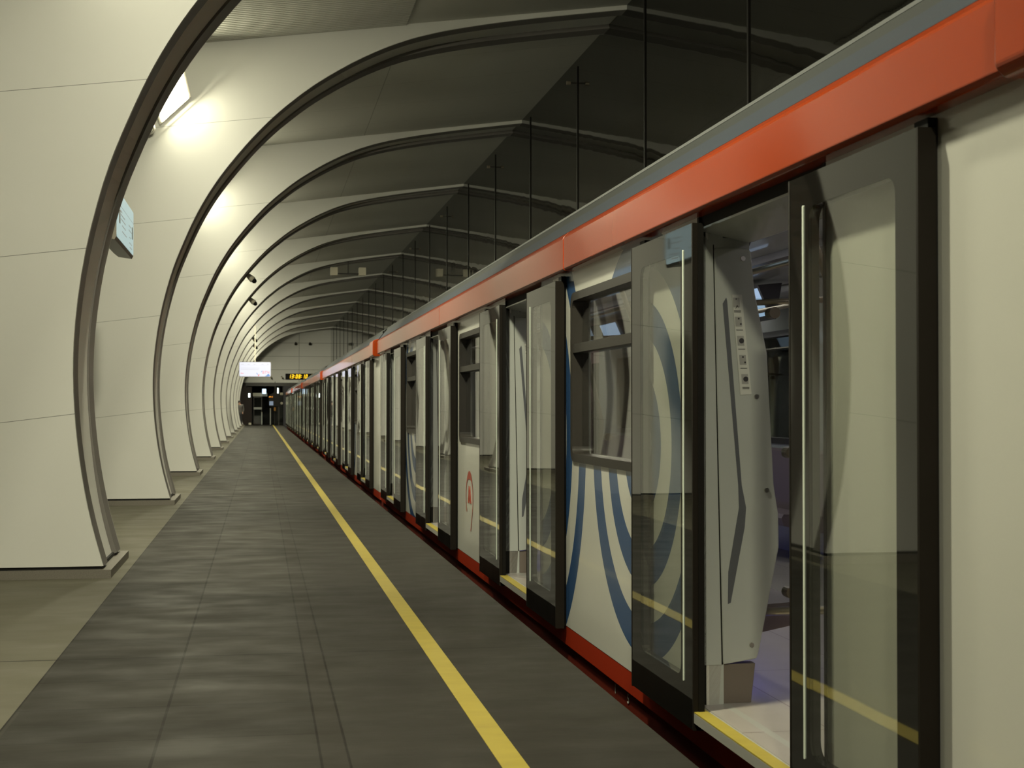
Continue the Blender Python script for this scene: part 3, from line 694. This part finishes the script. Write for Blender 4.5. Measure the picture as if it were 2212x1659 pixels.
    # door leaves, hung outside the body
    for k, yc in enumerate(DC):
        for sgn in (1, -1):
            wl = .965 if sgn == 1 else .94
            L0 = yc+sgn*.53; L1 = L0+sgn*wl; a, b = min(L0, L1), max(L0, L1)
            i0, i1 = sorted((L0+sgn*.17, L0+sgn*.80))
            mb = MB(); mb.ring(orect(a+.012, b-.012, -.008, 2.0), rrect(i0, i1, .18, 1.895, .05), 'x', XL, XL+.036); lf = B(mb, 'door_leaf', M['bglass'])
            B(MB().prism(rrect(i0+.0005, i1-.0005, .1805, 1.8945, .05), 'x', XL+.0003, XL+.006), 'pane', M['glass'], lf)
            q0 = L0+sgn*.13
            mb = MB(); mb.prism(rrect(q0-.0045, q0+.0045, .165, 1.905, .004, 3), 'x', XL-.0035, XL-.0002); B(mb, 'grip_strip', M['strip'], lf)
            c0, c1 = sorted((L0, L0+sgn*.012)); B(MB().box(XL-.001, XL+.02, c0, c1, -.008, 2.0), 'edge_profile', M['seal'], lf)
            c0, c1 = sorted((L0-sgn*.003, L0+sgn*.03)); B(MB().box(XL+.0205, XL+.045, c0, c1, -.008, 2.0), 'rubber_seal', M['rubber'], lf)
            c0, c1 = sorted((L1, L1-sgn*.012)); B(MB().box(XL-.001, XL+.05, c0, c1, -.012, 2.0), 'trailing_profile', M['seal'], lf)
            mb = MB(); c0, c1 = sorted((L1-sgn*.02, L1-sgn*.10)); mb.box(XL+.037, XB-.003, c0, c1, .0, 2.03); B(mb, 'leaf_carrier', M['rubber'], lf)
    # interior
    B(MB().box(XB+.005, 4.40, .05, CL-.05, .0, .065), 'car_floor', M['tfloor'])
    B(MB().box(1.9, 4.3, .05, CL-.05, 2.29, 2.31), 'car_ceiling', M['lining'])
    for xx in (2.72, 3.48):
        B(MB().box(xx-.06, xx+.06, .6, CL-.6, 2.265, 2.288), 'ceiling_light', M['striplight'])
        B(MB().box(xx-.14, xx-.07, .3, CL-.3, 2.24, 2.288), 'light_fairing', M['darkpl'])
    # far side
    XF = 4.36
    for k, (a, b, mm) in enumerate(spans):
        win = k in (1, 2, 3); mid = (a+b)/2; mb = MB()
        if win: mb.ring(orect(a, b, -.9, 2.32), rrect(mid-.71, mid+.71, *WZ, .05), 'x', XF, XF+.09)
        else: mb.box(XF, XF+.09, a, b, -.9, 2.32)
        B(mb, 'far_side_panel', M['lining'])
        if win:
            mb = MB(); mb.ring(rrect(mid-.74, mid+.74, WZ[0]-.03, WZ[1]+.03, .07), rrect(mid-.69, mid+.69, WZ[0]+.02, WZ[1]-.02, .04), 'x', XF-.01, XF+.095); wf = B(mb, 'far_window', M['frame'])
            B(MB().box(XF+.04, XF+.048, mid-.69, mid+.69, WZ[0]+.015, WZ[1]-.015), 'pane', M['glass'], wf)
        if win:
            for (s0, dr) in ((1.86, 1), (4.355, -1)):
                g0, g1 = a+.18, b-.18
                st = B(MB().prism([(s0, .28), (s0+dr*.42, .36), (s0+dr*.44, .42), (s0+dr*.42, .45), (s0+dr*.10, .43), (s0+dr*.05, .90), (s0, .92)], 'y', g0, g1), 'bench_seat', M['seat'])
                if dr > 0: B(MB().box(min(s0+dr*.02, s0+dr*.05), max(s0+dr*.02, s0+dr*.05), g0, g1, .24, .265), 'seat_glow', M['blueled'], st)
            for xs, dr in ((2.10, 1), (4.10, -1)):
                for c_ in (mid-.62, mid+.62):
                    p = [(xs, 2.26), (xs+dr*.05, 1.97), (xs+dr*.08, 1.97), (xs+dr*.20, 2.24)]
                    ds = B(MB().prism(p, 'y', c_-.42, c_+.42), 'info_display', M['darkpl'])
                    e_ = Vector((p[3][0]-p[2][0], 0, p[3][1]-p[2][1])); nn = Vector((e_.z*dr, 0, -e_.x*dr)).normalized()*.002; o_ = Vector((p[2][0], 0, p[2][1]))
                    P_ = lambda t_, yy_: tuple(o_+e_*t_+nn+Vector((0, yy_, 0)))
                    mb = MB(); mb.face([P_(.12, c_-.38), P_(.12, c_+.38), P_(.92, c_+.38), P_(.92, c_-.38)]); B(mb, 'screen', M['bluescreen'] if c_ < mid else M['greyscreen'], ds)
    for yc in DC:
        for sgn in (1, -1):
            a, b = sorted((yc+sgn*.004, yc+sgn*HW)); mb = MB(); mb.ring(orect(a, b, .0, 2.32), rrect(a+.1, b-.08, .3, 1.85, .05), 'x', XF+.03, XF+.06); d_ = B(mb, 'far_door_leaf', M['pink'])
            B(MB().box(XF+.04, XF+.046, a+.09, b-.07, .29, 1.86), 'pane', M['glass'], d_)
    # overhead grab rails
    for xx in (2.55, 3.65):
        B(MB().tube([(xx, .6, 1.98), (xx, CL-.6, 1.98)], .016, 10), 'grab_rail', M['rail'])
    for k, yc in enumerate(DC):
        B(MB().tube([(3.1, yc, .066), (3.1, yc, 2.29)], .018, 12), 'centre_pole', M['rail'])
    return root
car0 = make_car(); CY = [2.4+19.2*i for i in range(5)]
lab = ['nearest metro car with open glass doors, red cornice and blue ring livery', 'second metro car from the camera, just past the first gap', 'third metro car from the camera along the platform',
       'fourth metro car from the camera, thin strips of open doors', 'last visible metro car, reaching the tunnel mouth at the far end']
for i, yy in enumerate(CY):
    c = car0 if i == 0 else copy_tree(car0)
    c.location = (3.1, yy, 0); c['label'] = lab[i]; c['category'] = 'train car'; c['group'] = 'cars of the waiting metro train'
# couplings between cars
for i in range(4):
    g = empty('gangway', (3.1, CY[i]+CL+.15, 0), ['black gangway bellows between the first and second cars', 'black gangway bellows between the second and third cars', 'black gangway bellows between the third and fourth cars', 'black gangway bellows between the fourth and last cars'][i], 'gangway', 'gangways between the cars')
    mb = MB()
    for q in range(4): mb.ring(orect(-.75+.03*(q % 2), .75-.03*(q % 2), .1, 2.2-.03*(q % 2)), orect(-.6, .6, .15, 2.05), 'y', -.14+.07*q, -.075+.07*q)
    mb.build('bellows', M['rubber'], g)
    MB().box(-.5, .5, -.14, .14, .06, .1).build('foot_plate', M['sill'], g)
